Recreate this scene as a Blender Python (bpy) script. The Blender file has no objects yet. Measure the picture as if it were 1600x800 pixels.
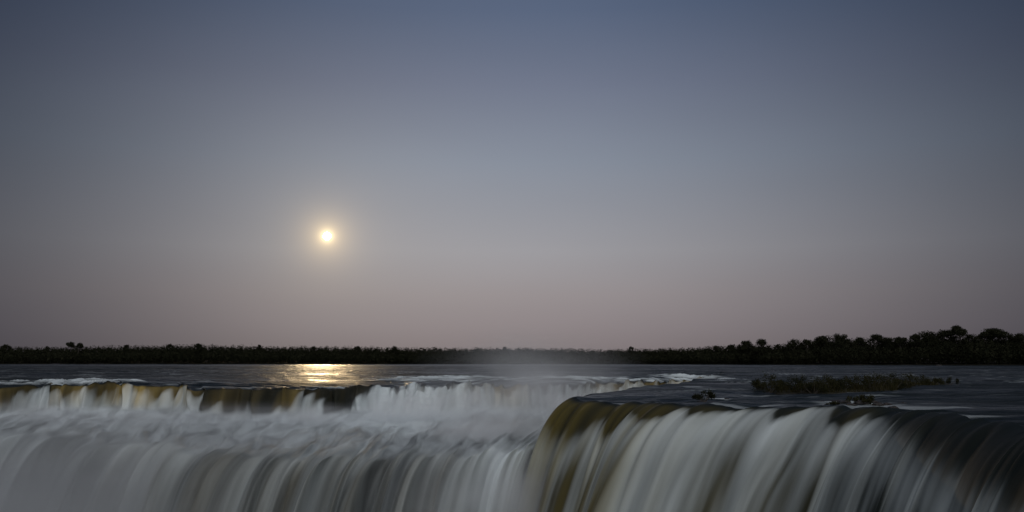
import bpy, bmesh, math, random
import numpy as np
from mathutils import Vector, Matrix
PI = math.pi
R = math.radians
scene = bpy.context.scene
COL = scene.collection
random.seed(7)

# ------------------------------------------------------------------ camera
F = 1386.0                      # focal length in pixels of the 1600 px wide photograph
CAM_H = 5.0
PITCH = math.atan(163.0 / F)
cam_d = bpy.data.cameras.new('camera')
cam_d.sensor_width = 36.0
cam_d.lens = 36.0 * F / 1600.0
cam_d.clip_start = 0.1
cam_d.clip_end = 30000
cam = bpy.data.objects.new('camera', cam_d)
COL.objects.link(cam)
cam.location = (0, 0, CAM_H)
cam.rotation_euler = (PI / 2 + PITCH, 0, 0)
scene.camera = cam
scene.render.resolution_x = 1024
scene.render.resolution_y = 512


def ray(px, py):
    """world direction through a pixel of the photograph (used only to survey where things stand)"""
    x, y = (px - 800) / F, (400 - py) / F
    c, s = math.cos(PITCH), math.sin(PITCH)
    return (x, c - y * s, s + y * c)


def at(px, py, z=0.0):
    d = ray(px, py)
    k = (z - CAM_H) / d[2]
    return (d[0] * k, d[1] * k)


def atY(px, Y):
    d = ray(px, 563)
    return d[0] / d[1] * Y


MOON_D = Vector(ray(511, 369)).normalized()

# ------------------------------------------------------------------ world: dusk sky
world = bpy.data.worlds.new('World')
scene.world = world
world.use_nodes = True
nt = world.node_tree
nt.nodes.clear()


def N(tree, kind, **kw):
    n = tree.nodes.new(kind)
    for k, v in kw.items():
        setattr(n, k, v)
    return n


def math_(tree, op, a, b=None, c=None, clamp=False):
    n = tree.nodes.new('ShaderNodeMath')
    n.operation = op
    n.use_clamp = clamp
    for i, v in enumerate((a, b, c)):
        if v is None:
            continue
        if isinstance(v, (int, float)):
            n.inputs[i].default_value = v
        else:
            tree.links.new(v, n.inputs[i])
    return n.outputs[0]


def vmath(tree, op, a, b=None):
    n = tree.nodes.new('ShaderNodeVectorMath')
    n.operation = op
    for i, v in enumerate((a, b)):
        if v is None:
            continue
        if isinstance(v, (tuple, list)):
            n.inputs[i].default_value = v
        else:
            tree.links.new(v, n.inputs[i])
    return n


def ramp(tree, fac, stops, interp='LINEAR'):
    n = tree.nodes.new('ShaderNodeValToRGB')
    n.color_ramp.interpolation = interp
    el = n.color_ramp.elements
    while len(el) < len(stops):
        el.new(0.5)
    for e, (p, c) in zip(el, stops):
        e.position = p
        e.color = (*c, 1) if len(c) == 3 else c
    tree.links.new(fac, n.inputs[0])
    return n.outputs[0]


def mixc(tree, fac, a, b, blend='MIX'):
    n = tree.nodes.new('ShaderNodeMix')
    n.data_type = 'RGBA'
    n.blend_type = blend
    n.clamp_factor = True
    for i, v in ((0, fac), (6, a), (7, b)):
        if isinstance(v, (int, float)):
            n.inputs[i].default_value = v
        elif isinstance(v, tuple):
            n.inputs[i].default_value = (*v, 1)
        else:
            tree.links.new(v, n.inputs[i])
    return n.outputs[2]


SKY_GAIN = 1.0
WEST = 1.9
tc = N(nt, 'ShaderNodeTexCoord')
dirn = vmath(nt, 'NORMALIZE', tc.outputs['Generated']).outputs[0]
sep = N(nt, 'ShaderNodeSeparateXYZ')
nt.links.new(dirn, sep.inputs[0])
elev = math_(nt, 'ARCSINE', sep.outputs[2])
e01 = math_(nt, 'DIVIDE', elev, PI / 2)
base = ramp(nt, e01, [
    (0.0, (.205, .172, .176)),
    (2.2 / 90, (.266, .232, .240)),
    (4.2 / 90, (.302, .272, .280)),
    (7.0 / 90, (.320, .315, .338)),
    (12.7 / 90, (.236, .268, .330)),
    (17.6 / 90, (.160, .187, .262)),
    (22.2 / 90, (.097, .131, .210)),
    (32 / 90, (.055, .082, .150)),
    (1.0, (.040, .060, .110))], 'EASE')
base.node.color_ramp.interpolation = 'LINEAR'
az = math_(nt, 'ARCTAN2', sep.outputs[0], sep.outputs[1])
azn = math_(nt, 'DIVIDE', math_(nt, 'SUBTRACT', az, R(.7)), R(20.3))
gz = math_(nt, 'EXPONENT', math_(nt, 'MULTIPLY', math_(nt, 'MULTIPLY', azn, azn), -0.5))  # lens-like darkening toward both sides, put into the sky's brightness
gz = math_(nt, 'MULTIPLY_ADD', gz, 0.95, 0.013)
col = vmath(nt, 'SCALE', base)
nt.links.new(gz, col.inputs['Scale'])
# afterglow of the set sun on the other side of the sky (behind the camera)
dw = vmath(nt, 'DOT_PRODUCT', dirn, tuple(Vector((0.15, -0.85, 0.5)).normalized())).outputs['Value']
wv = math_(nt, 'DIVIDE', math_(nt, 'ADD', dw, 0.15), 1.15, clamp=True)
wv = math_(nt, 'POWER', wv, 1.6)
wcol = vmath(nt, 'SCALE', (.40, .405, .43))
nt.links.new(math_(nt, 'MULTIPLY', wv, WEST), wcol.inputs['Scale'])
blu = vmath(nt, 'SCALE', (.0, .006, .020))
nt.links.new(math_(nt, 'SUBTRACT', 1.0, gz), blu.inputs['Scale'])
tot = vmath(nt, 'ADD', col.outputs[0], wcol.outputs[0]).outputs[0]
tot = vmath(nt, 'ADD', tot, blu.outputs[0]).outputs[0]
# aureole of the moon in the humid air
md = vmath(nt, 'DISTANCE', dirn, tuple(MOON_D)).outputs['Value']


def glow(a, w, c):
    v = math_(nt, 'MULTIPLY', math_(nt, 'EXPONENT', math_(nt, 'DIVIDE', md, -R(w))), a)
    g = vmath(nt, 'SCALE', c)
    nt.links.new(v, g.inputs['Scale'])
    return g.outputs[0]


tot = vmath(nt, 'ADD', tot, glow(2.8, 0.18, (1.0, .80, .40))).outputs[0]
tot = vmath(nt, 'ADD', tot, glow(.70, .85, (1.0, .70, .30))).outputs[0]
tot = vmath(nt, 'ADD', tot, glow(.11, 7.0, (1.0, .82, .58))).outputs[0]
hz = N(nt, 'ShaderNodeMapping')
hz.inputs['Scale'].default_value = (1.6, 1.6, 7.0)
nt.links.new(dirn, hz.inputs[0])
hn = N(nt, 'ShaderNodeTexNoise')
hn.inputs['Scale'].default_value = 1.0
hn.inputs['Detail'].default_value = 3
nt.links.new(hz.outputs[0], hn.inputs['Vector'])
hs = vmath(nt, 'SCALE', tot)
nt.links.new(math_(nt, 'MULTIPLY_ADD', hn.outputs[0], .16, .92), hs.inputs['Scale'])
tot = hs.outputs[0]
bg = N(nt, 'ShaderNodeBackground')
bg.inputs['Strength'].default_value = SKY_GAIN
nt.links.new(tot, bg.inputs['Color'])
wo = N(nt, 'ShaderNodeOutputWorld')
nt.links.new(bg.outputs[0], wo.inputs[0])

# ------------------------------------------------------------------ exposure
scene.view_settings.view_transform = 'Standard'
scene.view_settings.look = 'None'
scene.view_settings.exposure = 0
scene.view_settings.gamma = 1
scene.render.engine = 'CYCLES'
scene.cycles.use_denoising = True
scene.cycles.max_bounces = 12
scene.cycles.diffuse_bounces = 3
scene.cycles.glossy_bounces = 3
scene.cycles.volume_bounces = 10
scene.cycles.volume_step_rate = 1.0
scene.cycles.caustics_reflective = False
scene.cycles.caustics_refractive = False


def new_mat(name):
    m = bpy.data.materials.new(name)
    m.use_nodes = True
    m.node_tree.nodes.clear()
    return m, m.node_tree


def out(tree, sh, vol=False):
    o = N(tree, 'ShaderNodeOutputMaterial')
    tree.links.new(sh, o.inputs['Volume' if vol else 'Surface'])
    return o


# the moon: the one lamp of this picture, a glowing ball
MOON_DIST = 7000.0
mm, t = new_mat('moon_light')
em = N(t, 'ShaderNodeEmission')
em.inputs['Color'].default_value = (1.0, .72, .38, 1)
em.inputs['Strength'].default_value = 3200.0
out(t, em.outputs[0])
bm = bmesh.new()
bmesh.ops.create_uvsphere(bm, u_segments=20, v_segments=12, radius=MOON_DIST * 5.6 / F)
me = bpy.data.meshes.new('moon')
bm.to_mesh(me)
bm.free()
me.materials.append(mm)
moon = bpy.data.objects.new('moon', me)
moon.location = MOON_D * MOON_DIST + Vector((0, 0, CAM_H))
COL.objects.link(moon)
moon['label'] = 'bright round moon low in the dusk sky above the dark treeline'
moon['category'] = 'moon'


# ------------------------------------------------------------------ noise in numpy
def _hash(ix, iy, seed):
    h = (ix.astype(np.int64) * 374761393 + iy.astype(np.int64) * 668265263 + seed * 1442695041) & 0xFFFFFFFF
    h = ((h ^ (h >> 13)) * 1274126177) & 0xFFFFFFFF
    return h ^ (h >> 16)


def noise(x, y, seed=0):
    x = np.asarray(x, float)
    y = np.asarray(y, float)
    x, y = np.broadcast_arrays(x, y)
    ix, iy = np.floor(x), np.floor(y)
    fx, fy = x - ix, y - iy
    u, v = fx * fx * fx * (fx * (fx * 6 - 15) + 10), fy * fy * fy * (fy * (fy * 6 - 15) + 10)

    def g(dx, dy):
        a = (_hash(ix + dx, iy + dy, seed) & 0xFFFF) / 65536.0 * 2 * PI
        return np.cos(a) * (fx - dx) + np.sin(a) * (fy - dy)
    return 1.5 * ((g(0, 0) * (1 - u) + g(1, 0) * u) * (1 - v) + (g(0, 1) * (1 - u) + g(1, 1) * u) * v)


def fbm(x, y, oct=3, seed=0, lac=2.1, gain=.5):
    a, s = 1.0, 0
    for i in range(oct):
        s = s + a * noise(x * lac ** i + 17.3 * i, y * lac ** i - 9.1 * i, seed + i * 31)
        a *= gain
    return s


def sstep(a, b, x):
    t = np.clip((x - a) / (b - a), 0, 1)
    return t * t * (3 - 2 * t)


def grid_mesh(name, P, attrs=None, mat=None, uv=None):
    """P (ns, nt, 3) -> one smooth sheet"""
    ns, ntt = P.shape[:2]
    me = bpy.data.meshes.new(name)
    i = np.arange(ns * ntt).reshape(ns, ntt)
    q = np.stack([i[:-1, :-1], i[:-1, 1:], i[1:, 1:], i[1:, :-1]], -1).reshape(-1, 4)
    me.vertices.add(ns * ntt)
    me.vertices.foreach_set('co', P.reshape(-1).astype(np.float32))
    me.loops.add(q.size)
    me.loops.foreach_set('vertex_index', q.reshape(-1).astype(np.int32))
    me.polygons.add(len(q))
    me.polygons.foreach_set('loop_start', np.arange(0, q.size, 4, dtype=np.int32))
    me.update(calc_edges=True)
    me.polygons.foreach_set('use_smooth', np.ones(len(q), bool))
    for k, v in (attrs or {}).items():
        a = me.attributes.new(k, 'FLOAT', 'POINT')
        a.data.foreach_set('value', np.asarray(v, np.float32).reshape(-1))
    if uv is not None:
        l = me.uv_layers.new(name='flow')
        l.data.foreach_set('uv', uv.reshape(-1, 2)[q.reshape(-1)].reshape(-1).astype(np.float32))
    if mat:
        me.materials.append(mat)
    return me


def link(name, me, parent=None, **props):
    o = bpy.data.objects.new(name, me)
    COL.objects.link(o)
    if parent:
        o.parent = parent
    for k, v in props.items():
        o[k] = v
    return o


# ------------------------------------------------------------------ water material
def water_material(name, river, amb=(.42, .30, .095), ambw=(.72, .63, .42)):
    m, t = new_mat(name)
    foam = N(t, 'ShaderNodeAttribute', attribute_name='foam').outputs['Fac']
    amber = N(t, 'ShaderNodeAttribute', attribute_name='amber').outputs['Fac']
    uvn = N(t, 'ShaderNodeUVMap', uv_map='flow')
    mp = N(t, 'ShaderNodeMapping')
    t.links.new(uvn.outputs[0], mp.inputs[0])
    # the silk of the falling water: threads drawn out along the flow
    mp.inputs['Scale'].default_value = (0.55, 0.05, 1) if not river else (0.22, 0.10, 1)
    n1 = N(t, 'ShaderNodeTexNoise')
    n1.inputs['Scale'].default_value = 1.0
    n1.inputs['Detail'].default_value = 4
    n1.inputs['Roughness'].default_value = .5
    t.links.new(mp.outputs[0], n1.inputs['Vector'])
    mp2 = N(t, 'ShaderNodeMapping')
    mp2.inputs['Scale'].default_value = (1.8, 0.09, 1) if not river else (1.3, .9, 1)
    t.links.new(uvn.outputs[0], mp2.inputs[0])
    n2 = N(t, 'ShaderNodeTexNoise')
    n2.inputs['Scale'].default_value = 1.0
    n2.inputs['Detail'].default_value = 3
    t.links.new(mp2.outputs[0], n2.inputs['Vector'])
    th = math_(t, 'MULTIPLY_ADD', n1.outputs[0], 1.0, math_(t, 'MULTIPLY', n2.outputs[0], .14))
    th = math_(t, 'SUBTRACT', th, .57)            # about -0.35 .. 0.35
    # foam cover 0..1 with threads
    cov = math_(t, 'MULTIPLY_ADD', th, .32, foam)
    edge = math_(t, 'MULTIPLY', foam, 6.0, clamp=True)
    cov = math_(t, 'MULTIPLY', math_(t, 'MAXIMUM', cov, 0.0), edge, clamp=True)
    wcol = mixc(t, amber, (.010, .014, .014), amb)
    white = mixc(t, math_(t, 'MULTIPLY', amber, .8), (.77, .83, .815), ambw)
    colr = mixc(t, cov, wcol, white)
    b = N(t, 'ShaderNodeBsdfPrincipled')
    t.links.new(colr, b.inputs['Base Color'])
    b.inputs['IOR'].default_value = 1.33
    if river:
        gp = N(t, 'ShaderNodeNewGeometry')
        ms = N(t, 'ShaderNodeMapping')
        ms.inputs['Scale'].default_value = (1 / 55, 1 / 17, 0)
        t.links.new(gp.outputs['Position'], ms.inputs[0])
        ns_ = N(t, 'ShaderNodeTexNoise')
        ns_.inputs['Scale'].default_value = 1.0
        ns_.inputs['Detail'].default_value = 4
        t.links.new(ms.outputs[0], ns_.inputs['Vector'])
        calm = N(t, 'ShaderNodeAttribute', attribute_name='calm').outputs['Fac']
        slick = math_(t, 'MULTIPLY_ADD', ns_.outputs[0], 3.0, -1.0, clamp=True)
        slick = math_(t, 'MAXIMUM', slick, calm)
        rbase = math_(t, 'MULTIPLY_ADD', slick, -.30, .58)
        rough = math_(t, 'MAXIMUM', rbase, math_(t, 'MULTIPLY', cov, .75))
    else:
        rough = math_(t, 'MULTIPLY_ADD', cov, .3, .62)
    t.links.new(rough, b.inputs['Roughness'])
    sp = math_(t, 'MULTIPLY', math_(t, 'SUBTRACT', 1.0, math_(t, 'MULTIPLY', cov, .9)), .19 if river else .14)
    t.links.new(sp, b.inputs['Specular IOR Level'])
    # relief
    geo = N(t, 'ShaderNodeNewGeometry')
    if river:
        mp3 = N(t, 'ShaderNodeMapping')
        mp3.inputs['Scale'].default_value = (.35, .9, .9)
        t.links.new(geo.outputs['Position'], mp3.inputs[0])
        n3 = N(t, 'ShaderNodeTexNoise')
        n3.inputs['Scale'].default_value = 1.0
        n3.inputs['Detail'].default_value = 3
        n3.inputs['Roughness'].default_value = .55
        t.links.new(mp3.outputs[0], n3.inputs['Vector'])
        h = n3.outputs[0]
        bp = N(t, 'ShaderNodeBump')
        bp.inputs['Strength'].default_value = 1.0
        bp.inputs['Distance'].default_value = .6
        t.links.new(h, bp.inputs['Height'])
    else:
        bp = N(t, 'ShaderNodeBump')
        bp.inputs['Strength'].default_value = .45
        bp.inputs['Distance'].default_value = .3
        t.links.new(th, bp.inputs['Height'])
    t.links.new(bp.outputs[0], b.inputs['Normal'])
    out(t, b.outputs[0])
    return m


M_RIVER = water_material('river_water', True)
M_FALL = water_material('falling_water', False)  # amber: tannin brown, with the glow of light through it put into the colour
M_FALL2 = water_material('falling_water_olive', False, (.135, .105, .030), (.60, .57, .40))


# ------------------------------------------------------------------ river plan
def interp(xs, keys, vals):
    """smooth (monotone-ish) interpolation of control values"""
    vals = np.asarray(vals, float)
    dense = np.linspace(keys[0], keys[-1], 900)
    d = np.stack([np.interp(dense, keys, vals[:, k]) for k in range(vals.shape[1])], 1)
    w = 25
    ker = np.hanning(w)
    ker /= ker.sum()
    for k in range(d.shape[1]):
        p = np.pad(d[:, k], (w // 2, w // 2), 'reflect', reflect_type='odd')
        d[:, k] = np.convolve(p, ker, 'valid')
    return np.stack([np.interp(xs, dense, d[:, k]) for k in range(d.shape[1])], -1)


LIP_A = [(-700, 612), (-400, 605), (-200, 604), (0, 602), (100, 600), (200, 599), (300, 601), (400, 603), (480, 602), (560, 600),
         (650, 597), (750, 596), (860, 599), (950, 595), (1040, 591), (1125, 589.5)]
LIP_B = [(-900, 690), (-500, 674), (-270, 672), (-80, 675), (20, 680), (130, 686), (230, 694), (330, 704), (420, 712), (500, 714),
         (590, 711), (690, 707), (790, 702), (850, 698), (880, 696), (910, 694)]
ZB = -7.0
NA = 1300
uA = np.linspace(-700, 1125, NA)
kA = [p[0] for p in LIP_A]
A_xy = interp(uA, kA, [at(px, py, 0) for px, py in LIP_A])
B_xy = interp(uA, kA, [at(px, py, ZB) for px, py in LIP_B])
F_xy = np.stack([np.interp(uA, [-700, 800, 1125], [atY(-1000, 1400), atY(800, 1400), atY(1125, 1400)]), np.full(NA, 1400.0)], -1)
A_xy[:, 1] += 10.0 * fbm(uA / 75, uA * 0, 3, 56) * sstep(1125, 1000, uA)
tip = A_xy[-1]

# right bank of the inlet, the nose and the near lip; outer points of the fan of flow lines; direction of the leap
C_ctrl = [
    (tip[0], tip[1], atY(1125, 1400), 1400, -1.0, .0),
    (46, 221, atY(1190, 1400), 1400, -1.0, .1),
    (34, 190, atY(1250, 1400), 1400, -.95, .2),
    (24, 165, atY(1310, 1400), 1400, -.90, .2),
    (15, 143, atY(1370, 1400), 1400, -.95, .05),
    (10.2, 131, atY(1430, 1400), 1400, -.97, -.08),
    (8.6, 124.5, atY(1500, 1400), 1400, -.95, -.25),
    (11.0, 120, atY(1600, 1400), 1400, -.88, -.45),
    (15.2, 114, atY(1720, 1350), 1350, -.88, -.45),
    (18.0, 106, atY(1950, 1350), 1300, -.93, -.36),
    (22.5, 101, 1150, 1250, -.95, -.32),
    (29, 98.5, 1350, 1150, -.95, -.32),
    (35, 96, 1500, 950, -.95, -.30),
    (38.5, 89, 1500, 600, -.96, -.28),
    (39, 79, 1500, 330, -.97, -.24),
    (38.5, 67, 1500, 120, -.96, -.25),
    (36.5, 53, 1400, -50, -.98, -.15),
    (32, 38, 1300, -250, -.99, -.05),
    (28, 20, 1200, -500, -1.0, .0),
    (28, -10, 1000, -800, -1.0, .1),
    (40, -60, 900, -1100, -.9, .3)]
C_ctrl = np.array(C_ctrl)
seg = np.r_[0, np.cumsum(np.hypot(*np.diff(C_ctrl[:, :2], axis=0).T))]
NC = 1300
uC = np.linspace(0, seg[-1], NC)
Cd = interp(uC, seg, C_ctrl)
Cd[0] = C_ctrl[0]
C_xy, G_xy, C_n = Cd[:, :2], Cd[:, 2:4], Cd[:, 4:6]
C_n = C_n / np.linalg.norm(C_n, axis=1, keepdims=True)
_j = sstep(seg[8], seg[9], uC) * fbm(uC / 5.5, uC * 0, 2, 57)
C_xy += np.stack([-.5 * _j, -1.7 * _j], 1)


def wave(x, y):
    """standing waves and swell of the shallow river, crests across the current"""
    d = np.hypot(x, y)
    calm = .55 + .6 * sstep(-.5, .6, noise(x / 70, y / 30, 6))
    w = .26 * fbm(x / 8 + .3 * noise(x / 30, y / 30, 5), y / 3.8, 2, 1)
    w = w + .30 * noise(x / 26, y / 10, 2) + .35 * noise(x / 60, y / 26, 3)
    w = w + .045 * noise(x / 2.4, y / 1.3, 4)
    return w * calm * sstep(10, 60, d)


def patches(x, y):
    """rapids: where the river breaks white above the lip"""
    n = fbm(x / 7, y / 3.4, 3, 40)
    n2 = fbm(x / 22, y / 10, 2, 44)
    return n, n2


NR = 300
tr = np.linspace(0, 1, NR)


def river_sheet(L, O):
    dist = np.linalg.norm(O - L, axis=1)[:, None]
    r = (np.exp(tr * math.log(25)) - 1)[None] / 24.0 * dist           # finer near the lip
    dirv = (O - L) / dist
    P = np.zeros((len(L), NR, 3))
    P[..., 0] = L[:, None, 0] + dirv[:, None, 0] * r
    P[..., 1] = L[:, None, 1] + dirv[:, None, 1] * r
    return P, r


def region(x, y):
    def blob(cx, cy, rx, ry, a):
        return a * np.exp(-(((x - cx) / rx) ** 2 + ((y - cy) / ry) ** 2))
    reg = blob(*at(690, 592), 15, 26, .85) + blob(*at(900, 592), 14, 26, .7) + blob(*at(1078, 589.5), 7, 32, 1.1) + blob(*at(1020, 592), 9, 16, .5)
    reg = reg + blob(*at(60, 598), 16, 14, .6) + blob(*at(130, 599), 9, 12, .5) + blob(*at(530, 601), 9, 10, .5)
    reg = reg + blob(*at(1340, 629), 4.5, 5, .8) + blob(*at(1128, 621), 1.8, 4, .8)
    reg = reg + blob(*at(1270, 628), 5, 2.5, .6) + blob(*at(1420, 636), 3, 4, .5)
    return reg


def river_foam(x, y, r):
    n, n2 = patches(x, y)
    reg = region(x, y)
    f = np.clip(reg * 1.1 + 1.3 * n * (reg > .03) - .45, 0, .95) * sstep(0, .25, reg)
    streak = fbm(x / 16, y / 3.0, 3, 47)
    return np.maximum(f, .30 * sstep(.35, .8, streak + .3 * n2) * sstep(700, 250, y))


def rapids(x, y):
    n, n2 = patches(x, y)
    reg = region(x, y)
    return np.clip(reg, 0, 1) * np.clip(n + .25, 0, 1) * sstep(110, 170, y)


parts = []
lzA = .75 * fbm(uA / 42, uA * 0, 3, 58) * sstep(1125, 1060, uA)
lzC = .42 * fbm(uC / 4.6, uC * 0, 3, 59) * sstep(seg[7], seg[9], uC)
for L, O, dip, lz in ((A_xy, F_xy, .75 + 0 * uA, lzA), (C_xy, G_xy, .75 - .6 * sstep(0, 40, uC), lzC)):
    P, r = river_sheet(L, O)
    P[..., 2] = wave(P[..., 0], P[..., 1]) - dip[:, None] * np.exp(-r / 10.0) + lz[:, None] * np.exp(-(r / 4.0) ** 2) + 1.1 * rapids(P[..., 0], P[..., 1])
    parts.append((P, r))
PA, PC = parts[0][0], parts[1][0]
PC[0] = PA[-1]
Pr = np.concatenate([PA, PC[1:]], 0)
rr = np.concatenate([parts[0][1], parts[1][1][1:]], 0)
uvr = Pr[..., :2].copy()
link('river', grid_mesh('river', Pr, {'foam': river_foam(Pr[..., 0], Pr[..., 1], rr), 'amber': np.zeros_like(rr), 'calm': sstep(500, 950, Pr[..., 1])}, M_RIVER, uvr),
     kind='structure')

# ------------------------------------------------------------------ the far falls with their shelf and the second drop
lipA = PA[:, 0, :]
B_xy[:, 1] += 4.5 * fbm(uA / 70, uA * 0, 3, 55)
acr = np.r_[0, np.cumsum(np.linalg.norm(np.diff(A_xy, axis=0), axis=1))]
px = uA


def prof(pts, soft=0):
    return np.interp(px, [p[0] for p in pts], [p[1] for p in pts])


# where along the first drop the water turns white (0 lip .. 1 foot), how amber it is
T0 = prof([(-700, .1), (-60, .1), (0, .35), (25, .5), (40, .02), (85, .02), (95, .45), (108, .25), (125, .5), (140, .35), (150, .15), (165, .22), (185, .15), (215, .25), (225, .15),
           (262, .15), (300, .2), (312, .35), (330, .55), (345, 1.0), (362, .70), (385, .85), (400, .95), (430, .95), (445, .75), (462, .55), (475, .35), (485, .62), (500, .40), (515, .50),
           (530, .30), (541, .8), (548, 1.15), (560, 1.25), (570, 1.0), (577, .25), (590, .05), (610, -.1), (640, -.15), (675, -.1), (690, .15), (700, .0), (745, -.05), (765, .1),
           (782, .1), (795, .4), (820, .45), (832, .2), (845, .0), (870, .0), (885, .1), (905, .0), (960, .2), (1000, .1), (1050, .1), (1125, .3)])
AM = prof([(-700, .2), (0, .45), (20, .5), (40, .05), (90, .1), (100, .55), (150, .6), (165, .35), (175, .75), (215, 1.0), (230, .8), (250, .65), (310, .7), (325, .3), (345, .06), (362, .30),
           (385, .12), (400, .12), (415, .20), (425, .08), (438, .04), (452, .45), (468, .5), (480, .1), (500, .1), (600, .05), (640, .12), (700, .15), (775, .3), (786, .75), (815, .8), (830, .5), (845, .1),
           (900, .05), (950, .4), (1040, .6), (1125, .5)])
T0px, AMpx = T0, AM
bump_s = .45 * fbm(acr / 7.0, acr * 0, 3, 63)
n1, n2_, n3_ = 46, 66, 56
h1 = 5.2 + .9 * noise(acr / 22, 0 * acr, 70) + 1.5 * np.exp(-((px - 665) / 90) ** 2) + .5 * np.exp(-((px - 400) / 70) ** 2)
dAB = B_xy - A_xy
LAB = np.linalg.norm(dAB, axis=1)
dAB = dAB / LAB[:, None]
ta = np.linspace(0, 1, n1)
tb = np.linspace(0, 1, n2_ + 1)[1:]
tcv = np.linspace(0, 1, n3_ + 1)[1:]
nt_all = n1 + n2_ + n3_
P = np.zeros((NA, nt_all, 3))
tr1 = 3.4 + .8 * noise(acr / 6, 0 * acr, 71) + sstep(530, 640, px) * sstep(790, 700, px) * 2.2 + 9.0 * np.exp(-((px - 655) / 55) ** 2) + 3.0 * np.exp(-((px - 510) / 30) ** 2)      # reach of the first leap
# first drop
sx = A_xy[:, None, :] + dAB[:, None, :] * (tr1[:, None] * ta[None])[..., None]
P[:, :n1, :2] = sx
P[:, :n1, 2] = lipA[:, None, 2] * (1 - ta) ** 2 - (h1[:, None]) * (ta[None] ** (1.8 - .75 * np.exp(-((px - 655) / 60) ** 2))[:, None])
# shelf
foot = A_xy + dAB * tr1[:, None]
P[:, n1:n1 + n2_, :2] = foot[:, None] + (B_xy - foot)[:, None] * tb[None, :, None]
zbv = ZB + .9 * fbm(acr / 13, acr * 0, 3, 73)
zs = -h1[:, None] + (zbv + h1)[:, None] * tb[None] ** .8
P[:, n1:n1 + n2_, 2] = zs
# second drop
nb = np.stack([np.full(NA, -.62), np.full(NA, -1.0)], 1)
nb /= np.linalg.norm(nb, axis=1, keepdims=True)
drop2 = 34.0
vb = 4.6
tau = tcv * math.sqrt(2 * drop2 / 9.81)
P[:, n1 + n2_:, :2] = B_xy[:, None] + nb[:, None] * (vb * tau)[None, :, None]
P[:, n1 + n2_:, 2] = zbv[:, None] - (4.905 * tau ** 2)[None]
# smooth the kink of foot and second lip along the flow
core = P.copy()
for _ in range(14):
    core[:, 1:-1] = .5 * core[:, 1:-1] + .25 * (core[:, :-2] + core[:, 2:])
P[:, n1 - 12:n1 + n2_ + 12] = core[:, n1 - 12:n1 + n2_ + 12]

step = np.linalg.norm(np.diff(P, axis=1), axis=2)
vv = np.concatenate([np.zeros((NA, 1)), np.cumsum(step, 1)], 1)       # metres along the flow
uu = np.repeat(acr[:, None], nt_all, 1)
uu = uu + 2.2 * noise(uu / 10, vv / 14, 80) + .4 * noise(uu / 2.5, vv / 7, 81)    # threads wander
tt = np.zeros((NA, nt_all))
tt[:, :n1] = ta
tt[:, n1:n1 + n2_] = 1 + tb
tt[:, n1 + n2_:] = 2 + tcv
# relief
on1 = sstep(0, .25, tt) * (1 - sstep(.95, 1.3, tt))
on2 = sstep(.85, 1.2, tt) * (1 - sstep(1.85, 2.05, tt))
on3 = sstep(1.8, 2.05, tt)
white_zone = .25 + .75 * sstep(555, 610, px)[:, None]
rel = on1 * (.9 * noise(uu / 4.5, vv / 9, 90) + .45 * noise(uu / 1.6, vv / 6, 91))
lump = (1.0 * fbm(uu / 4.5, vv / 3.5, 3, 92)) * sstep(-.02, .12, tt) * (1 - sstep(.5, 1.0, tt)) * white_zone
shelf = on2 * (.8 - .35 * sstep(450, 600, px)[:, None]) * (fbm(uu / 8, vv / 15, 2, 93) + .14 * fbm(uu / 2.6, vv / 14, 2, 94))
low = on3 * (.7 * noise(uu / 7.5, vv / 22, 95) + .10 * noise(uu / 3.0, vv / 18, 96))
P[..., 2] += shelf + lump
P[..., 0] += (rel + low) * nb[:, None, 0]
P[..., 1] += (rel + low) * nb[:, None, 1]
# the dark hump of green water that rolls over a rock at the lip
hump = np.exp(-((px - 556) / 13) ** 2)[:, None] * sstep(0, .35, tt) * (1 - sstep(.75, 1.05, tt))
P[..., 0] += hump * .2
P[..., 1] -= hump * 2.2
P[..., 2] += hump * .9

foam = np.zeros_like(tt)
thr = fbm(uu / 1.5, vv / 16, 3, 100)
slant = 26 * (np.exp(-((px - 505) / 45) ** 2) + .4)[:, None] * np.clip(tt, 0, 1.2)
T0w = np.interp(px[:, None] + slant, px, T0px)
T0w = T0w + .10 * sstep(90, 110, px)[:, None] * sstep(330, 310, px)[:, None]
f1 = sstep(-.05, .42, tt - T0w + .42 * fbm(acr[:, None] / 4.8 + .5 * tt, .8 * tt, 2, 61) + .08 * thr)
f1 = f1 * (.54 + .10 * sstep(.2, 1, tt) + .30 * fbm(uu / 2.4, vv / 14, 2, 107) + .42 * np.exp(-((px[:, None] - 650) / 100) ** 2))
f2 = .62 + .30 * fbm(uu / 4.5, vv / 22, 3, 101) - .08 * sstep(.05, .5, fbm((uu + .3 * vv) / 6, vv / 9, 2, 108)) * sstep(1.25, 1.5, tt) + .6 * np.exp(-((px[:, None] + 40 * (tt - 1) - 665) / 95) ** 2) * (1 - sstep(1.1, 1.75, tt)) + .10 * np.exp(-((tt - 1.05) / .2) ** 2) - .16 * sstep(1.35, 1.9, tt)
dk = sstep(200, 300, px)[:, None] * sstep(900, 800, px)[:, None]
f3 = (.40 - .13 * dk) + .30 * np.exp(-((px[:, None] - 850) / 70) ** 2) + .26 * fbm((uu + .25 * vv) / 10, vv / 45, 2, 102) + .08 * fbm((uu - .12 * vv) / 6.0, vv / 38, 2, 109) + .01 * noise(uu / 2.0, vv / 16, 103)
f3 = f3 - .15 * dk * sstep(2.05, 2.35, tt)
f3 = np.maximum(f3, .16)
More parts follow.
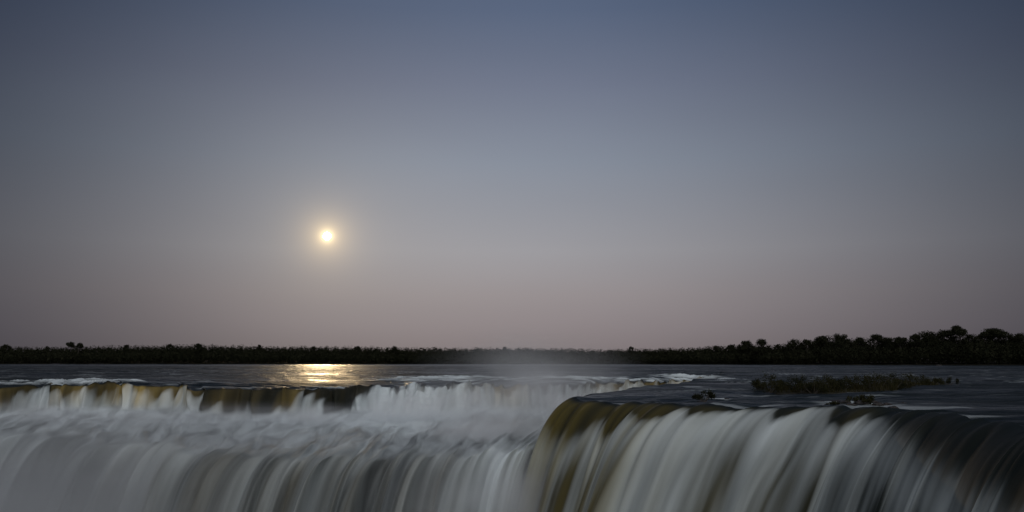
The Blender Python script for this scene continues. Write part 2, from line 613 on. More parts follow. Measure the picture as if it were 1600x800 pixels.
# bright veils that come down on the lower left and at the foot of the nose
f3 = f3 + .35 * (np.exp(-((px - 320) / 34) ** 2) + np.exp(-((px - 880) / 60) ** 2) + .7 * np.exp(-((px - 470) / 12) ** 2) + .6 * np.exp(-((px - 590) / 16) ** 2))[:, None]
w12 = sstep(.9, 1.1, tt)
w23 = sstep(1.85, 2.1, tt)
foam = (f1 * (1 - w12) + f2 * w12) * (1 - w23) + f3 * w23
foam = np.clip(foam, 0, 1)
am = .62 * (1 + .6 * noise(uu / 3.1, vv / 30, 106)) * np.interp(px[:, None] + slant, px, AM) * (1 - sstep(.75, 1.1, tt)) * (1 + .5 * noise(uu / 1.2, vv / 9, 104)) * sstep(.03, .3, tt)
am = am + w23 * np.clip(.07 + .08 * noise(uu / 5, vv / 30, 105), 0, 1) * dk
# thin curtain of tannin-brown water, light through it painted as amber: some foam mixed in
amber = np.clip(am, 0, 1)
uvA = np.stack([uu, vv], -1)
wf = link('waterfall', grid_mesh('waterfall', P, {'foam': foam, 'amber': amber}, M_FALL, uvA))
wf['kind'] = 'structure'
PA_fall = P

# ------------------------------------------------------------------ the near falls over the curved nose
lipC = PC[:, 0, :]
lipC[0] = PC[0, 0]
ntC = 150
drop = 42.0
tau = np.linspace(0, 1, ntC) ** 1.15 * math.sqrt(2 * drop / 9.81)
v0 = np.interp(uC, [0, seg[3], seg[6], seg[10], seg[13], seg[-1]], [3, 4.0, 4.8, 6.6, 6.2, 5.0])
v0 = v0 * (1 + .10 * noise(uC / 7, 0 * uC, 120))
P = np.zeros((NC, ntC, 3))
trv = v0[:, None] * tau[None]
P[..., :2] = C_xy[:, None] + C_n[:, None] * trv[..., None]
P[..., 2] = lipC[:, None, 2] * np.exp(-(trv / 6) ** 2) - 4.905 * tau[None] ** 2
step = np.linalg.norm(np.diff(P, axis=1), axis=2)
vv = np.concatenate([np.zeros((NC, 1)), np.cumsum(step, 1)], 1)
uu = np.repeat(uC[:, None], ntC, 1)
uu = uu + .8 * noise(uu / 8, vv / 14, 130) + .25 * noise(uu / 2, vv / 8, 131)
on = sstep(0, 3.5, vv)
rel = on * (.40 * noise(uu / 3.4, vv / 20, 132) + .22 * noise(uu / 1.3, vv / 16, 133))
P[..., 0] += rel * C_n[:, None, 0]
P[..., 1] += rel * C_n[:, None, 1]
P[..., 2] += rel * .35
pxC = 800 + F * C_xy[:, 0] / np.maximum(C_xy[:, 1], 5)
k = seg


def pc(vals):
    return np.interp(uC, [v[0] for v in vals], [v[1] for v in vals])


# metres of free run before the sheet breaks white
run = pc([(0, 2), (k[4], 5), (k[5], 5), (k[6], 5), (k[7], 4.5), (k[8], 3.8), (k[8] + 4, 3.2), (k[9], 3.0), (k[10], 1.6), (k[10] + 3, 1.0), (k[11], .5), (k[11] + 3, .6), (k[12] - 1.5, .4), (k[12], 1.2),
          (k[13] - 3, 2.4), (k[13], 1.2), (k[14] - 5, 1.8), (k[14], 3.0), (k[15], 4.5), (k[16], 4.5), (k[17], 6), (k[-1], 6)])
run = 1.1 * run + .5 + (2.0 - 1.3 * sstep(seg[12], seg[13], uC)) * fbm(uC / 3.8, uC * 0, 3, 140)
thr = fbm(uu / 2.4, vv / 45, 3, 141)
wid = (1 + 3.5 * sstep(seg[12] + 3, seg[14], uC) + 2.5 * sstep(seg[9], seg[6], uC))[:, None]
f = sstep(-.4 * wid, 1.5 * wid, vv - run[:, None] + 1.0 * thr)
amb_n = pc([(0, .5), (k[4], .9), (k[5], .8), (k[6], .75), (k[7], .6), (k[8], .45), (k[9], .45), (k[10], .22), (k[11], .10), (k[12], .12),
            (k[13] - 3, .15), (k[13], .04), (k[14], .03), (k[15], .02), (k[-1], .02)])
body = pc([(0, .7), (k[4], .55), (k[5], .55), (k[6], .52), (k[7], .52), (k[8], .62), (k[9], .60), (k[10], .70), (k[11], .66), (k[12], .58), (k[13] - 4, .38), (k[13], .58), (k[14] - 5, .30), (k[14], .42), (k[15], .30), (k[16], .22), (k[-1], .2)])
ridge = .7 * fbm(uu / 2.8, vv / 60, 3, 142) + .6 * fbm((uu + .13 * vv) / 3.6, vv / 45, 2, 148)
foam = f * np.clip(-.05 + -.02 + .63 * body[:, None] + .24 * np.exp(-((vv - run[:, None] - 3) / 3.5) ** 2) + .34 * ridge + .10 * noise(uu / .8, vv / 20, 143), .04, 1)
amber = np.clip(amb_n[:, None] * (1 + 1.1 * noise(uu / 2.2, vv / 40, 144)) * sstep(.2, 2.0, vv) + .35 * np.clip(-ridge - .1, 0, 1) * sstep(5, 14, vv) * sstep(k[13], k[12], uC)[:, None], 0, 1)
wf2 = link('waterfall', grid_mesh('waterfall', P, {'foam': foam, 'amber': amber}, M_FALL2, np.stack([uu, vv], -1)))
wf2['kind'] = 'structure'

# plunge pool far below, churned white
px_ = np.linspace(-260, 60, 90)
py_ = np.linspace(-120, 250, 100)
X, Y = np.meshgrid(px_, py_, indexing='ij')
Z = -33.0 + 1.2 * fbm(X / 14, Y / 14, 3, 150)
Pp = np.stack([X, Y, Z], -1)
link('plunge_pool', grid_mesh('plunge_pool', Pp, {'foam': np.clip(.75 + .4 * fbm(X / 20, Y / 20, 3, 151), 0, 1), 'amber': 0 * X}, M_FALL, Pp[..., :2].copy()),
     kind='structure')

# ------------------------------------------------------------------ rock, leaf and bark materials
def simple_mat(name, c1, c2, scale, rough=.8, bump=.3, dist=.1, detail=5):
    m, t = new_mat(name)
    tcn = N(t, 'ShaderNodeTexCoord')
    n = N(t, 'ShaderNodeTexNoise')
    n.inputs['Scale'].default_value = scale
    n.inputs['Detail'].default_value = detail
    t.links.new(tcn.outputs['Object'], n.inputs['Vector'])
    c = ramp(t, n.outputs[0], [(.35, c1), (.65, c2)])
    b = N(t, 'ShaderNodeBsdfPrincipled')
    b.inputs['Roughness'].default_value = rough
    b.inputs['Specular IOR Level'].default_value = .25
    t.links.new(c, b.inputs['Base Color'])
    bp = N(t, 'ShaderNodeBump')
    bp.inputs['Strength'].default_value = bump
    bp.inputs['Distance'].default_value = dist
    t.links.new(n.outputs[0], bp.inputs['Height'])
    t.links.new(bp.outputs[0], b.inputs['Normal'])
    out(t, b.outputs[0])
    return m


def leaf_mat(name, c1, c2):
    m, t = new_mat(name)
    g = N(t, 'ShaderNodeNewGeometry')
    c = ramp(t, g.outputs['Random Per Island'], [(0.0, c1), (1.0, c2)])
    d = N(t, 'ShaderNodeBsdfDiffuse')
    t.links.new(c, d.inputs[0])
    tl = N(t, 'ShaderNodeBsdfTranslucent')
    t.links.new(c, tl.inputs[0])
    mx = N(t, 'ShaderNodeMixShader')
    mx.inputs[0].default_value = .25
    t.links.new(d.outputs[0], mx.inputs[1])
    t.links.new(tl.outputs[0], mx.inputs[2])
    out(t, mx.outputs[0])
    return m


M_ROCK = simple_mat('wet_basalt', (.018, .015, .013), (.055, .045, .038), 1.6, .45, .8, .2)
M_SOIL = simple_mat('forest_floor', (.02, .018, .012), (.04, .035, .022), .05)
M_BARK = simple_mat('bark', (.05, .042, .034), (.10, .085, .07), 1.2)
M_LEAF = leaf_mat('forest_leaves', (.018, .021, .012), (.042, .042, .024))
M_LEAF2 = leaf_mat('olive_leaves', (.026, .027, .012), (.055, .052, .024))
M_GRASS = leaf_mat('reed_blades', (.030, .029, .012), (.065, .056, .026))

# rock walls behind the curtains
def cliff(L, n, back, name, ztop):
    pts = L + n * back
    rows = np.linspace(0, 1, 22)
    P = np.zeros((len(pts), 22, 3))
    P[..., 0] = pts[:, None, 0] - n[:, None, 0] * 0 + 0 * rows
    P[..., 1] = pts[:, None, 1] + 0 * rows
    P[..., 2] = ztop - 33 * rows[None]
    s = np.arange(len(pts))[:, None] * .8
    d = .8 * fbm(s / 5, P[..., 2] / 4, 3, 160)
    P[..., 0] += d * n[:, None, 0]
    P[..., 1] += d * n[:, None, 1]
    return grid_mesh(name, P, None, M_ROCK)


link('cliff', cliff(C_xy[::6], C_n[::6], -1.6, 'cliff', -1.0), kind='structure')
link('cliff', cliff(B_xy[::6], nb[::6], -5.0, 'cliff', ZB - 2.6), kind='structure')

# ------------------------------------------------------------------ far bank and the land behind it
def shore(x):
    """distance of the waterline at bearing x/y (x measured at 1000 m)"""
    b = np.interp(x, [-900, -580, 0, 150, 300, 578, 900], [1180, 1160, 1150, 1100, 990, 880, 800])
    return b + 12 * noise(x / 60, x * 0, 170) + 4 * noise(x / 15, x * 0, 171)


bear = np.linspace(-1500, 1500, 400)
rw = np.array([-12, -3, 0, 3, 8, 20, 60, 150, 400, 1200, 4000, 12000.])
zb = np.array([-1.5, -.5, .1, .7, 1.2, 2, 3, 4, 5, 5, 4, 0.])
Pb = np.zeros((400, len(rw), 3))
for j, r_ in enumerate(rw):
    yy = shore(bear) + r_
    Pb[:, j, 0] = bear / 1000 * yy
    Pb[:, j, 1] = yy
    Pb[:, j, 2] = zb[j] + (.5 * noise(bear / 12, bear * 0 + j, 172) if 2 < j < 8 else 0)
link('far_bank', grid_mesh('far_bank', Pb, None, M_SOIL), kind='structure')


# ------------------------------------------------------------------ trees
def quads_mesh(name, C, Nn, size, mat, rng, aspect=1.0):
    """many small leaf-like faces"""
    n = len(C)
    a = rng.normal(size=(n, 3))
    a = a - (a * Nn).sum(1, keepdims=True) * Nn
    a /= np.linalg.norm(a, axis=1, keepdims=True) + 1e-9
    b = np.cross(Nn, a)
    s = size * rng.uniform(.6, 1.3, (n, 1))
    V = np.stack([C - a * s, C - b * s * .55 * aspect, C + a * s, C + b * s * .55 * aspect], 1).reshape(-1, 3)
    return V


def faces_mesh(name, V, mat, k=4):
    me = bpy.data.meshes.new(name)
    n = len(V) // k
    me.vertices.add(len(V))
    me.vertices.foreach_set('co', V.reshape(-1).astype(np.float32))
    me.loops.add(len(V))
    me.loops.foreach_set('vertex_index', np.arange(len(V), dtype=np.int32))
    me.polygons.add(n)
    me.polygons.foreach_set('loop_start', np.arange(0, len(V), k, dtype=np.int32))
    me.update(calc_edges=True)
    me.materials.append(mat)
    return me


def crown_points(kind, h, w, rng, n):
    """leaf positions in a lumpy crown; origin at the foot of the tree"""
    if kind == 'umbrella':
        zc, rz, m = h * .90, h * .085, 14
    elif kind == 'dome':
        zc, rz, m = h * .66, h * .30, 22
    elif kind == 'tall':
        zc, rz, m = h * .62, h * .38, 20
    else:
        zc, rz, m = h * .5, h * .48, 24
    cl = []
    for i in range(m):
        th = rng.uniform(0, 2 * PI)
        q = rng.uniform(0, 1) ** .5
        zz = rng.uniform(-1, 1)
        k_ = math.sqrt(max(0.05, 1 - zz * zz)) if kind != 'umbrella' else 1 - .3 * max(zz, 0)
        cl.append((math.cos(th) * q * w * .5 * k_, math.sin(th) * q * w * .5 * k_, zc + zz * rz, rng.uniform(.17, .27) * w))
    cl = np.array(cl)
    idx = rng.integers(0, m, n)
    d = rng.normal(size=(n, 3))
    d /= np.linalg.norm(d, axis=1, keepdims=True)
    rad = rng.uniform(.25, 1.02, (n, 1)) * cl[idx, 3:4]
    C = cl[idx, :3] + d * rad * np.array([1, 1, .62 if kind == 'umbrella' else .8])
    Nn = d + rng.normal(size=(n, 3)) * .7
    Nn /= np.linalg.norm(Nn, axis=1, keepdims=True)
    return C, Nn, cl


def tube(bm, pts, radii, k=6):
    rings = []
    for i, p in enumerate(pts):
        p = Vector(p)
        d = (Vector(pts[min(i + 1, len(pts) - 1)]) - Vector(pts[max(i - 1, 0)])).normalized()
        a = d.orthogonal().normalized()
        b = d.cross(a)
        rings.append([bm.verts.new(p + (a * math.cos(2 * PI * j / k) + b * math.sin(2 * PI * j / k)) * radii[i]) for j in range(k)])
    for r0, r1 in zip(rings[:-1], rings[1:]):
        for j in range(k):
            bm.faces.new((r0[j], r0[(j + 1) % k], r1[(j + 1) % k], r1[j]))


def trunk_mesh(h, w, cl, rng, top):
    bm = bmesh.new()
    r0 = h * .022
    bend = rng.uniform(-.6, .6, 2)
    pts = [(bend[0] * q * q, bend[1] * q * q, h * top * q - .5 * (q == 0)) for q in (0, .03, .3, .65, 1)]
    tube(bm, pts, [r0 * 1.6, r0 * 1.1, r0, r0 * .8, r0 * .45])
    for c in cl[:10]:
        q = rng.uniform(.6, 1.0)
        s = (bend[0] * q * q, bend[1] * q * q, h * top * q)
        e = (c[0], c[1], max(c[2], s[2] * .95))
        m_ = ((s[0] + e[0]) / 2, (s[1] + e[1]) / 2, s[2] * .6 + e[2] * .4)
        tube(bm, [s, m_, e], [r0 * .4, r0 * .3, r0 * .12], 5)
    me = bpy.data.meshes.new('trunk')
    bm.to_mesh(me)
    bm.free()
    me.materials.append(M_BARK)
    return me


def make_tree_meshes(kind, h, w, seed, n=1500, leaf=.60, mat=None):
    rng = np.random.default_rng(seed)
    C, Nn, cl = crown_points(kind, h, w, rng, n)
    V = quads_mesh('crown', C, Nn, leaf, mat, rng)
    return faces_mesh('crown', V, mat or M_LEAF), trunk_mesh(h, w, cl, rng, {'umbrella': .86, 'dome': .62, 'tall': .7}.get(kind, .5))


PROTO = {}
for kind, h, w in (('umbrella', 26, 15), ('dome', 24, 17), ('tall', 25, 11), ('full', 21, 13)):
    for v in range(3):
        PROTO[kind, v] = (make_tree_meshes(kind, h, w, 300 + v * 7 + len(kind), 4600 if kind != 'umbrella' else 3000), h, w)


def place_tree(px_c, top_py, kind, var, back, label, group, name='tree', wscale=None, rot=0, lowz=1.5):
    (cm, tm), h, w = PROTO[kind, var]
    x1000 = (px_c - 800) / F * 1000
    Y = float(shore(np.array([x1000]))[0]) + back
    X = x1000 / 1000 * Y
    d = ray(px_c, top_py)
    ztop = CAM_H + d[2] / d[1] * Y
    s = (ztop - lowz) / (h * 1.0)
    root = bpy.data.objects.new(name, None)
    COL.objects.link(root)
    root.location = (X, Y, lowz)
    ws = wscale or 1
    root.scale = (s * ws * 1.15, s * ws * 1.15, s)
    root.rotation_euler = (0, 0, rot)
    root['label'] = label
    root['category'] = 'tree'
    if group:
        root['group'] = group
    for nm, m_ in (('crown', cm), ('trunk', tm)):
        link(nm, m_, root)
    return root


rng = random.Random(11)
# trees on the right bank whose crowns can be told apart: (pixel x, skyline y, kind, width factor, label)
RT = [
    (1115, 541, 'dome', .8, 'low rounded tree just left of the broad square crown on the far bank'),
    (1142, 540, 'umbrella', .7, 'small flat topped tree touching the left side of the broad square crown'),
    (1164, 533, 'dome', .9, 'left half of the broad square topped pair of crowns on the far bank'),
    (1185, 531, 'dome', .95, 'right half of the broad square topped pair of crowns on the far bank'),
    (1213, 539, 'tall', .6, 'thin spiky tree in the dip right of the broad square crown'),
    (1238, 531, 'dome', .75, 'first round crown rising right of the dip in the far treeline'),
    (1258, 531, 'full', .8, 'dense tree beside the first round crown right of the dip'),
    (1284, 526, 'dome', .95, 'wide domed tree halfway along the rising right bank'),
    (1311, 523, 'dome', .85, 'taller peaked crown beside the wide domed tree on the right bank'),
    (1338, 528, 'dome', .8, 'round crown left of the notch in the right treeline'),
    (1364, 525, 'umbrella', .75, 'flat topped tree with light showing under its crown, third left of the tallest'),
    (1384, 528, 'dome', .8, 'low round tree between two flat topped trees on the right bank'),
    (1404, 528, 'umbrella', .8, 'low flat topped tree left of the two tall crowns'),
    (1428, 524, 'tall', .9, 'upright crown leading up to the tallest trees on the right bank'),
    (1448, 519, 'dome', .9, 'high rounded crown left of the lone umbrella tree'),
    (1470, 517, 'dome', 1.0, 'broad high crown directly left of the lone umbrella tree'),
    (1498, 512, 'umbrella', .72, 'tallest tree, a lone umbrella crown on a bare stem above the right bank'),
    (1513, 524, 'full', .8, 'low tree under the right side of the lone umbrella tree'),
    (1536, 520, 'umbrella', .8, 'left part of the wide flat crown right of the lone umbrella tree'),
    (1556, 516, 'umbrella', 1.15, 'wide flat domed crown right of the lone umbrella tree'),
    (1578, 526, 'full', .9, 'low dense tree in the gap before the right edge of the frame'),
    (1594, 522, 'dome', .8, 'rounded crown cut by the right edge of the frame'),
]
for i, (pxx, pyy, kd, wsc, lab) in enumerate(RT):
    place_tree(pxx, pyy, kd, i % 3, rng.uniform(6, 22), lab, 'trees on the right bank', wscale=wsc, rot=rng.uniform(0, 6.28))
# odd trees that stand above the rest of the skyline on the left and centre
LT = [
    (13, 539, 'dome', .7, 'rounded tree above the skyline at the far left edge'),
    (77, 541.6, 'full', .6, 'small crown above the far left skyline, left of the flat topped tree'),
    (113, 535.5, 'umbrella', .62, 'flat topped tree above the far left skyline'),
    (126, 537.5, 'umbrella', .6, 'smaller flat crown right beside the flat topped tree on the left skyline'),
    (200, 539.6, 'tall', .7, 'narrow crown above the left skyline between the flat topped tree and the moon'),
    (268, 538, 'dome', .6, 'round crown above the highest stretch of the left treeline'),
    (312, 537.6, 'full', .7, 'dense crown on the highest stretch of the left treeline, right of the round one'),
    (407, 539.6, 'tall', .65, 'narrow tree breaking the skyline left of the moon glitter'),
    (492, 541.6, 'dome', .6, 'small crown above the treeline straight below the moon'),
    (560, 541.6, 'full', .7, 'small crown above the treeline just right of the moon'),
    (617, 541.4, 'dome', .6, 'small round crown breaking the skyline midway between moon and mist'),
    (790, 542.6, 'dome', .6, 'low crown breaking the skyline behind the drifting mist'),
    (985, 542.4, 'tall', .7, 'pointed crown standing alone above the low treeline right of centre'),
]
for i, (pxx, pyy, kd, wsc, lab) in enumerate(LT):
    place_tree(pxx, pyy, kd, (i + 1) % 3, rng.uniform(8, 30), lab, 'trees above the distant skyline', wscale=wsc, rot=rng.uniform(0, 6.28))

# the wood itself: one dark mass of crowns along the whole bank
nrg = np.random.default_rng(5)
sk_x = [-260, 0, 60, 130, 200, 330, 420, 560, 700, 850, 960, 1060, 1140, 1215, 1300, 1400, 1470, 1600, 1900]
sk_y = [543, 540.5, 540.5, 539.5, 538.5, 536.5, 539, 540.5, 541.5, 542.5, 544.5, 542, 538, 536, 527, 528, 520, 522, 517]
Vs = []
for lane, (back, drop_, cnt) in enumerate(((4, 9, 520), (14, 3.5, 480), (26, .6, 520), (45, 0, 420))):
    for j in range(cnt):
        pxx = -260 + (j + nrg.uniform(-.5, .5)) * 2160 / cnt
        x1 = (pxx - 800) / F * 1000
        Y = float(shore(np.array([x1]))[0]) + back + nrg.uniform(-3, 3)
        d = ray(pxx, float(np.interp(pxx, sk_x, sk_y)))
        top = CAM_H + d[2] / d[1] * Y - drop_ - abs(nrg.normal()) * 1.1 + .4 + 1.6 * float(noise(pxx / 23., lane * 3., 180)) + .9 * float(noise(pxx / 8., lane * 5., 181))
        w = nrg.uniform(4.5, 8.5)
        n = 230
        dd = nrg.normal(size=(n, 3))
        dd /= np.linalg.norm(dd, axis=1, keepdims=True)
        rad = np.where(np.arange(n)[:, None] < 60, nrg.uniform(.2, .78, (n, 1)), nrg.uniform(.75, 1.0, (n, 1)))
        zc = .5 + (top - .5) / 2
        c = np.array([x1 / 1000 * Y, Y, zc]) + dd * rad * np.array([w * .9, w * .7, (top - .5) / 2])
        nn = dd + nrg.normal(size=(n, 3)) * .5
        nn /= np.linalg.norm(nn, axis=1, keepdims=True)
        Vs.append(quads_mesh('x', c[:60], nn[:60], 2.1, None, nrg))
        Vs.append(quads_mesh('x', c[60:], nn[60:], .8, None, nrg))
fm = faces_mesh('forest', np.concatenate(Vs), M_LEAF)
link('forest', fm, kind='stuff', label='dark band of rainforest along the whole far bank of the river', category='forest')


# ------------------------------------------------------------------ islet with scrub, bushes and rocks in the river
def rock_mesh(sx, sy, sz, seed):
    bm = bmesh.new()
    bmesh.ops.create_icosphere(bm, subdivisions=3, radius=1)
    for v in bm.verts:
        c = v.co
        n = noise(np.array([c.x * 1.3 + seed]), np.array([c.y * 1.3 + c.z * 1.7]), seed)[0]
        n2 = noise(np.array([c.x * 3 + seed]), np.array([c.y * 3 - c.z * 3.1]), seed + 3)[0]
        v.co = c * (1 + .38 * n + .16 * n2)
        v.co.z = v.co.z if v.co.z > 0 else v.co.z * .5
        v.co = Vector((v.co.x * sx, v.co.y * sy, v.co.z * sz))
    me = bpy.data.meshes.new('rock')
    bm.to_mesh(me)
    bm.free()
    me.materials.append(M_ROCK)
    return me


ROCKS = [
    (1098, 626, .8, .7, .35, 'low dark rock under the small bush near the rim of the near falls'),
    (1135, 622, .35, .4, .22, 'small wet rock right of the small bush near the rim'),
    (1298, 634, .9, .6, .30, 'flat dark rock at the rim left of the tangled bush'),
    (1318, 630, .8, .7, .35, 'dark rock beside the flat rock at the rim of the near falls'),
    (1345, 632, .9, .8, .42, 'dark rock under the low bush at the rim'),
    (1372, 636, .7, .5, .32, 'dark rock with white water breaking on both sides at the rim'),
    (1395, 640, .6, .5, .28, 'small rock at the right end of the row along the rim'),
    (1330, 637, .6, .5, .25, 'low wet rock in front of the pair of rocks under the low bush'),
    (1282, 629, .7, .5, .2, 'flat rock awash just left of the wispy tuft at the rim'),
    (1308, 625, .9, .6, .3, 'dark rock behind the wispy tuft, nearest to the islet'),
    (1362, 628, .8, .6, .35, 'dark rock right behind the low olive bush at the rim'),
    (1386, 632, .6, .5, .25, 'small rock between the two right rocks of the rim row'),
    (1410, 630, .5, .4, .2, 'outermost small rock right of the rim row'),
    (1110, 624, .9, .6, .28, 'rounded dark rock touching the right side of the small bush near the rim'),
    (1467, 571.6, 3.2, 2, 1.1, 'small dark rock far out in the river below the umbrella tree'),
    (87, 569.6, 7, 4, 1.3, 'low dark reef in front of the far left bank'),
    (150, 569.4, 12, 4, 1.0, 'long dark reef in front of the far left bank'),
]
for i, (pxx, pyy, sx, sy, sz, lab) in enumerate(ROCKS):
    X, Y = at(pxx, pyy)
    o = link('rock', rock_mesh(sx, sy, sz, 20 + i))
    o.location = (X, Y, -.1 + float(wave(np.array([X]), np.array([Y]))[0]))
    o['label'] = lab
    o['category'] = 'rock'
    o['group'] = 'rocks in the river'

# low ground of the islet
x0, y0 = at(1185, 612)
isl_c = [at(1185, 612), at(1225, 613), at(1300, 613), at(1380, 611), at(1450, 605), at(1520, 598)]
ix = np.linspace(x0 - 3, 95, 90)
iy = np.linspace(-1, 1, 24)
cy = np.interp(ix, [p[0] for p in isl_c], [p[1] + 7 for p in isl_c])
hw = 7 + 2.0 * noise(ix / 6, 0 * ix, 200)
hw = hw * np.sqrt(np.clip(1 - ((ix - (x0 + 95) / 2) / ((95 - x0) / 2 + 3.2)) ** 2, 0, 1)) ** .7
PX = np.repeat(ix[:, None], 24, 1)
PY = cy[:, None] + hw[:, None] * iy[None]
PZ = -.45 + .85 * np.clip(1 - iy[None] ** 2, 0, 1) ** .6 * np.clip(hw[:, None] / 7, 0, 1) + .12 * noise(PX / 1.5, PY / 1.5, 201)
link('islet', grid_mesh('islet', np.stack([PX, PY, PZ], -1), None, M_SOIL), kind='structure')


def shrub(X, Y, z, w, h, seed, label, mat=None, n=1100, group='bushes on the islet'):
    rg = np.random.default_rng(seed)
    root = bpy.data.objects.new('bush', None)
    COL.objects.link(root)
    root.location = (X, Y, z)
    root.scale = (1.2, 1.1, 1.5)
    root['label'] = label
    root['category'] = 'bush'
    root['group'] = group
    m = 11
    cl = np.stack([rg.uniform(-.5, .5, m) * w, rg.uniform(-.4, .4, m) * w, rg.uniform(.15, .78, m) * h, rg.uniform(.18, .34, m) * h], 1)
    cl[:, 2] *= 1 - .5 * (np.abs(cl[:, 0]) / (.5 * w)) ** 2
    idx = rg.integers(0, m, n)
    d = rg.normal(size=(n, 3))
    d /= np.linalg.norm(d, axis=1, keepdims=True)
    C = cl[idx, :3] + d * rg.uniform(.3, 1.1, (n, 1)) * cl[idx, 3:4] * np.array([1.5, 1.3, 1])
    nn = d + rg.normal(size=(n, 3)) * .8
    nn /= np.linalg.norm(nn, axis=1, keepdims=True)
    V = quads_mesh('x', C, nn, .085, None, rg)
    link('foliage', faces_mesh('foliage', V, mat or M_LEAF2), root)
    bm = bmesh.new()
    for c in cl:
        tube(bm, [(c[0] * .2, c[1] * .2, -.15), (c[0] * .6, c[1] * .6, c[2] * .5), (c[0], c[1], c[2] + c[3] * .8)], [.035, .025, .01], 4)
    me = bpy.data.meshes.new('stems')
    bm.to_mesh(me)
    bm.free()
    me.materials.append(M_BARK)
    link('stems', me, root)
    return root


SHR = [
    (1192, 611, 2.2, 1.4, 'leftmost low bush at the tip of the islet'),
    (1209, 613, 3.0, 2.1, 'rounded bush, second from the left tip of the islet'),
    (1230, 611, 1.8, 1.2, 'little bush in the gap beside the second bush of the islet'),
    (1258, 613, 3.2, 1.9, 'bush at the left end of the long dense scrub'),
    (1280, 614, 3.2, 2.0, 'dense dark bush in the left half of the long scrub'),
    (1300, 613, 2.8, 1.8, 'dark bush before the notch in the long scrub'),
    (1322, 612, 2.8, 1.3, 'low bush in the notch of the long scrub'),
    (1345, 611, 3.4, 1.9, 'bush right of the notch in the long scrub'),
    (1375, 611, 4.0, 2.3, 'broad bush where the scrub is widest'),
    (1402, 609, 4.0, 2.3, 'broad bush right of the widest part of the scrub'),
    (1430, 607, 4.0, 2.1, 'olive bush toward the right part of the islet'),
    (1458, 604, 4.0, 1.7, 'low olive bush near the right end of the islet'),
    (1490, 601, 3.6, 1.1, 'last low bush at the right end of the islet'),
]
for i, (pxx, pyy, w, h, lab) in enumerate(SHR):
    X, Y = at(pxx, pyy)
    shrub(X, Y + 2.5, .05, w, h, 500 + i, lab, M_LEAF2 if i % 3 else M_LEAF, 1500)
X, Y = at(1100, 625.5)
shrub(X, Y, .1, 1.9, 1.0, 600, 'small dark bush on a rock near the rim of the near falls', M_LEAF, 900, 'bushes at the rim')
X, Y = at(1347, 632)
shrub(X, Y, .15, 2.0, .9, 601, 'low olive bush on the rocks at the rim right of the islet tip', M_LEAF2, 900, 'bushes at the rim')
X, Y = at(1302, 635)
shrub(X, Y, .1, 1.0, .35, 602, 'wispy tuft on the flat rock at the rim', M_LEAF2, 300, 'bushes at the rim')

# reeds and grass over the islet
gn = 9000
gx = nrg.uniform(x0 - 1, 90, gn)
gc = np.interp(gx, ix, cy)
gh = np.interp(gx, ix, hw)
gy = gc + gh * nrg.uniform(-.92, .92, gn)
hh = nrg.uniform(.5, 1.7, gn) * np.clip((gx - x0) / 7, .15, 1) * np.clip((90 - gx) / 9, .2, 1) * (.45 + .5 * np.clip(noise(gx / 4, gy / 4, 210) * 1.5 + .5, 0, 1.3))
lean = nrg.normal(size=(gn, 2)) * .22
ang = nrg.uniform(0, PI, gn)
bw = .05
bx, by = np.cos(ang) * bw, np.sin(ang) * bw
z0 = -.1
Vg = np.stack([
    np.stack([gx - bx, gy - by, 0 * gx + z0], 1),
    np.stack([gx + bx, gy + by, 0 * gx + z0], 1),
    np.stack([gx + bx * .6 + lean[:, 0] * hh * .5, gy + by * .6 + lean[:, 1] * hh * .5, z0 + hh * .65], 1),
    np.stack([gx + lean[:, 0] * hh, gy + lean[:, 1] * hh, z0 + hh], 1)], 1).reshape(-1, 3)
link('reeds', faces_mesh('reeds', Vg, M_GRASS), kind='stuff', label='olive reeds and grass covering the low islet in the river', category='grass')


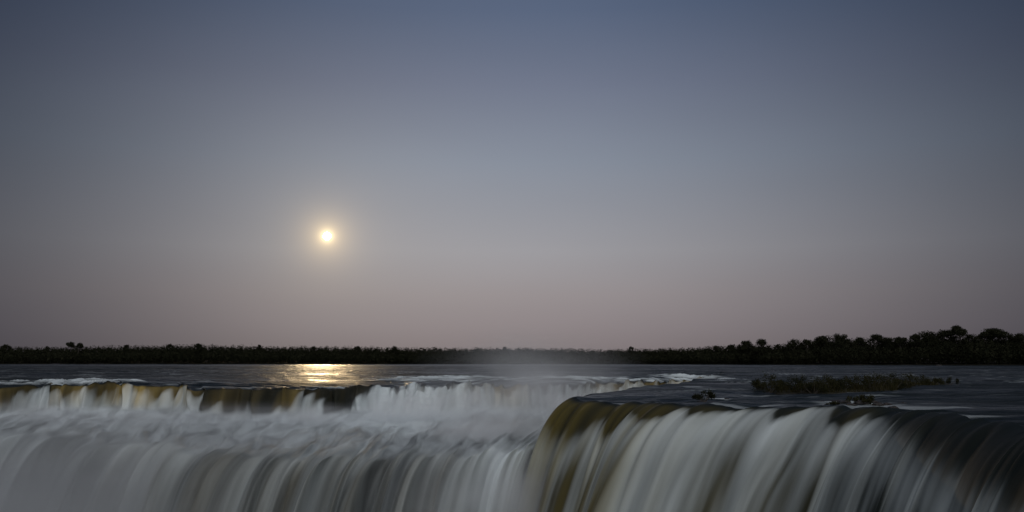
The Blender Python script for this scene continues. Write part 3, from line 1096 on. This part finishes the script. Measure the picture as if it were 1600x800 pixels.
# ------------------------------------------------------------------ spray
def mist(name, loc, rad, density, label, seed, scale=1.6, rotz=0, detail=2, sharp=2.4, off=-.55, tone=.985):
    m, t = new_mat(name + '_air')
    tcn = N(t, 'ShaderNodeTexCoord')
    ln = vmath(t, 'LENGTH', tcn.outputs['Object']).outputs['Value']
    fall = math_(t, 'SUBTRACT', 1.0, ln, clamp=True)
    fall = math_(t, 'MULTIPLY', fall, fall)
    mp = N(t, 'ShaderNodeMapping')
    mp.inputs['Location'].default_value = (seed * 3.1, seed * 1.7, 0)
    t.links.new(tcn.outputs['Object'], mp.inputs[0])
    n = N(t, 'ShaderNodeTexNoise')
    n.inputs['Scale'].default_value = scale
    n.inputs['Detail'].default_value = detail
    t.links.new(mp.outputs[0], n.inputs['Vector'])
    nn = math_(t, 'MULTIPLY_ADD', n.outputs[0], sharp, off, clamp=True)
    dn = math_(t, 'MULTIPLY', math_(t, 'MULTIPLY', fall, nn), density)
    v = N(t, 'ShaderNodeVolumePrincipled')
    v.inputs['Color'].default_value = (tone, tone, tone, 1)
    v.inputs['Anisotropy'].default_value = 0.0
    t.links.new(dn, v.inputs['Density'])
    out(t, v.outputs[0], vol=True)
    bm = bmesh.new()
    bmesh.ops.create_icosphere(bm, subdivisions=3, radius=1.0)
    me = bpy.data.meshes.new(name)
    bm.to_mesh(me)
    bm.free()
    me.materials.append(m)
    o = link(name, me, kind='stuff', label=label, category='mist')
    o.location = loc
    o.scale = rad
    o.rotation_euler = (0, 0, rotz)
    return o


mist('mist', (-55, 124, -14), (85, 24, 15), .20, 'grey mist filling the lower left of the chasm', 1, tone=.68)
mist('mist', (-45, 152, -4.6), (75, 10, 3.2), .10, 'spray along the foot of the far falls', 2, 4)
mist('mist', (3, 150, 0), (24, 18, 13), .13, 'thin spray plume rising beside the curved lip of the near falls', 3, 2)
mist('mist', (-4, 119, -14), (19, 13, 11), .34, 'mist between the shelf and the near falls', 4, 2)

for i_, (px_c, py_c, Yc, rad_, den_, lab_) in enumerate([
        (650, 634, 170, (15, 6, 5.6), .40, 'tall white spray billowing over the middle of the far falls'),
        (725, 628, 176, (9, 5, 4.2), .35, 'white spray right of the tallest spray on the far falls'),
        (595, 640, 166, (7, 4, 4.0), .35, 'white spray between the dark hump and the tallest spray'),
        (490, 648, 160, (8, 4, 3.0), .35, 'low spray left of the dark hump on the far falls'),
        (880, 632, 176, (9, 6, 4.6), .55, 'white spray right behind the curved nose of the near falls'),
        (60, 640, 158, (11, 5, 3.6), .25, 'grey spray at the left end of the far falls')]):
    d_ = ray(px_c, py_c)
    k_ = Yc / d_[1]
    mist('spray', (d_[0] * k_, Yc, CAM_H + d_[2] * k_), rad_, den_, lab_, 10 + i_, 1.9, 0, 4, 3.6, -1.25)

mist('mist', (-4, 141, -7.5), (17, 13, 6.5), .30, 'bright mist over the basin between the far falls and the curved nose', 21, 2)
mist('mist', (-30, 128, -12), (42, 12, 9), .20, 'thin veil of mist before the middle of the second drop', 22, 2.5)
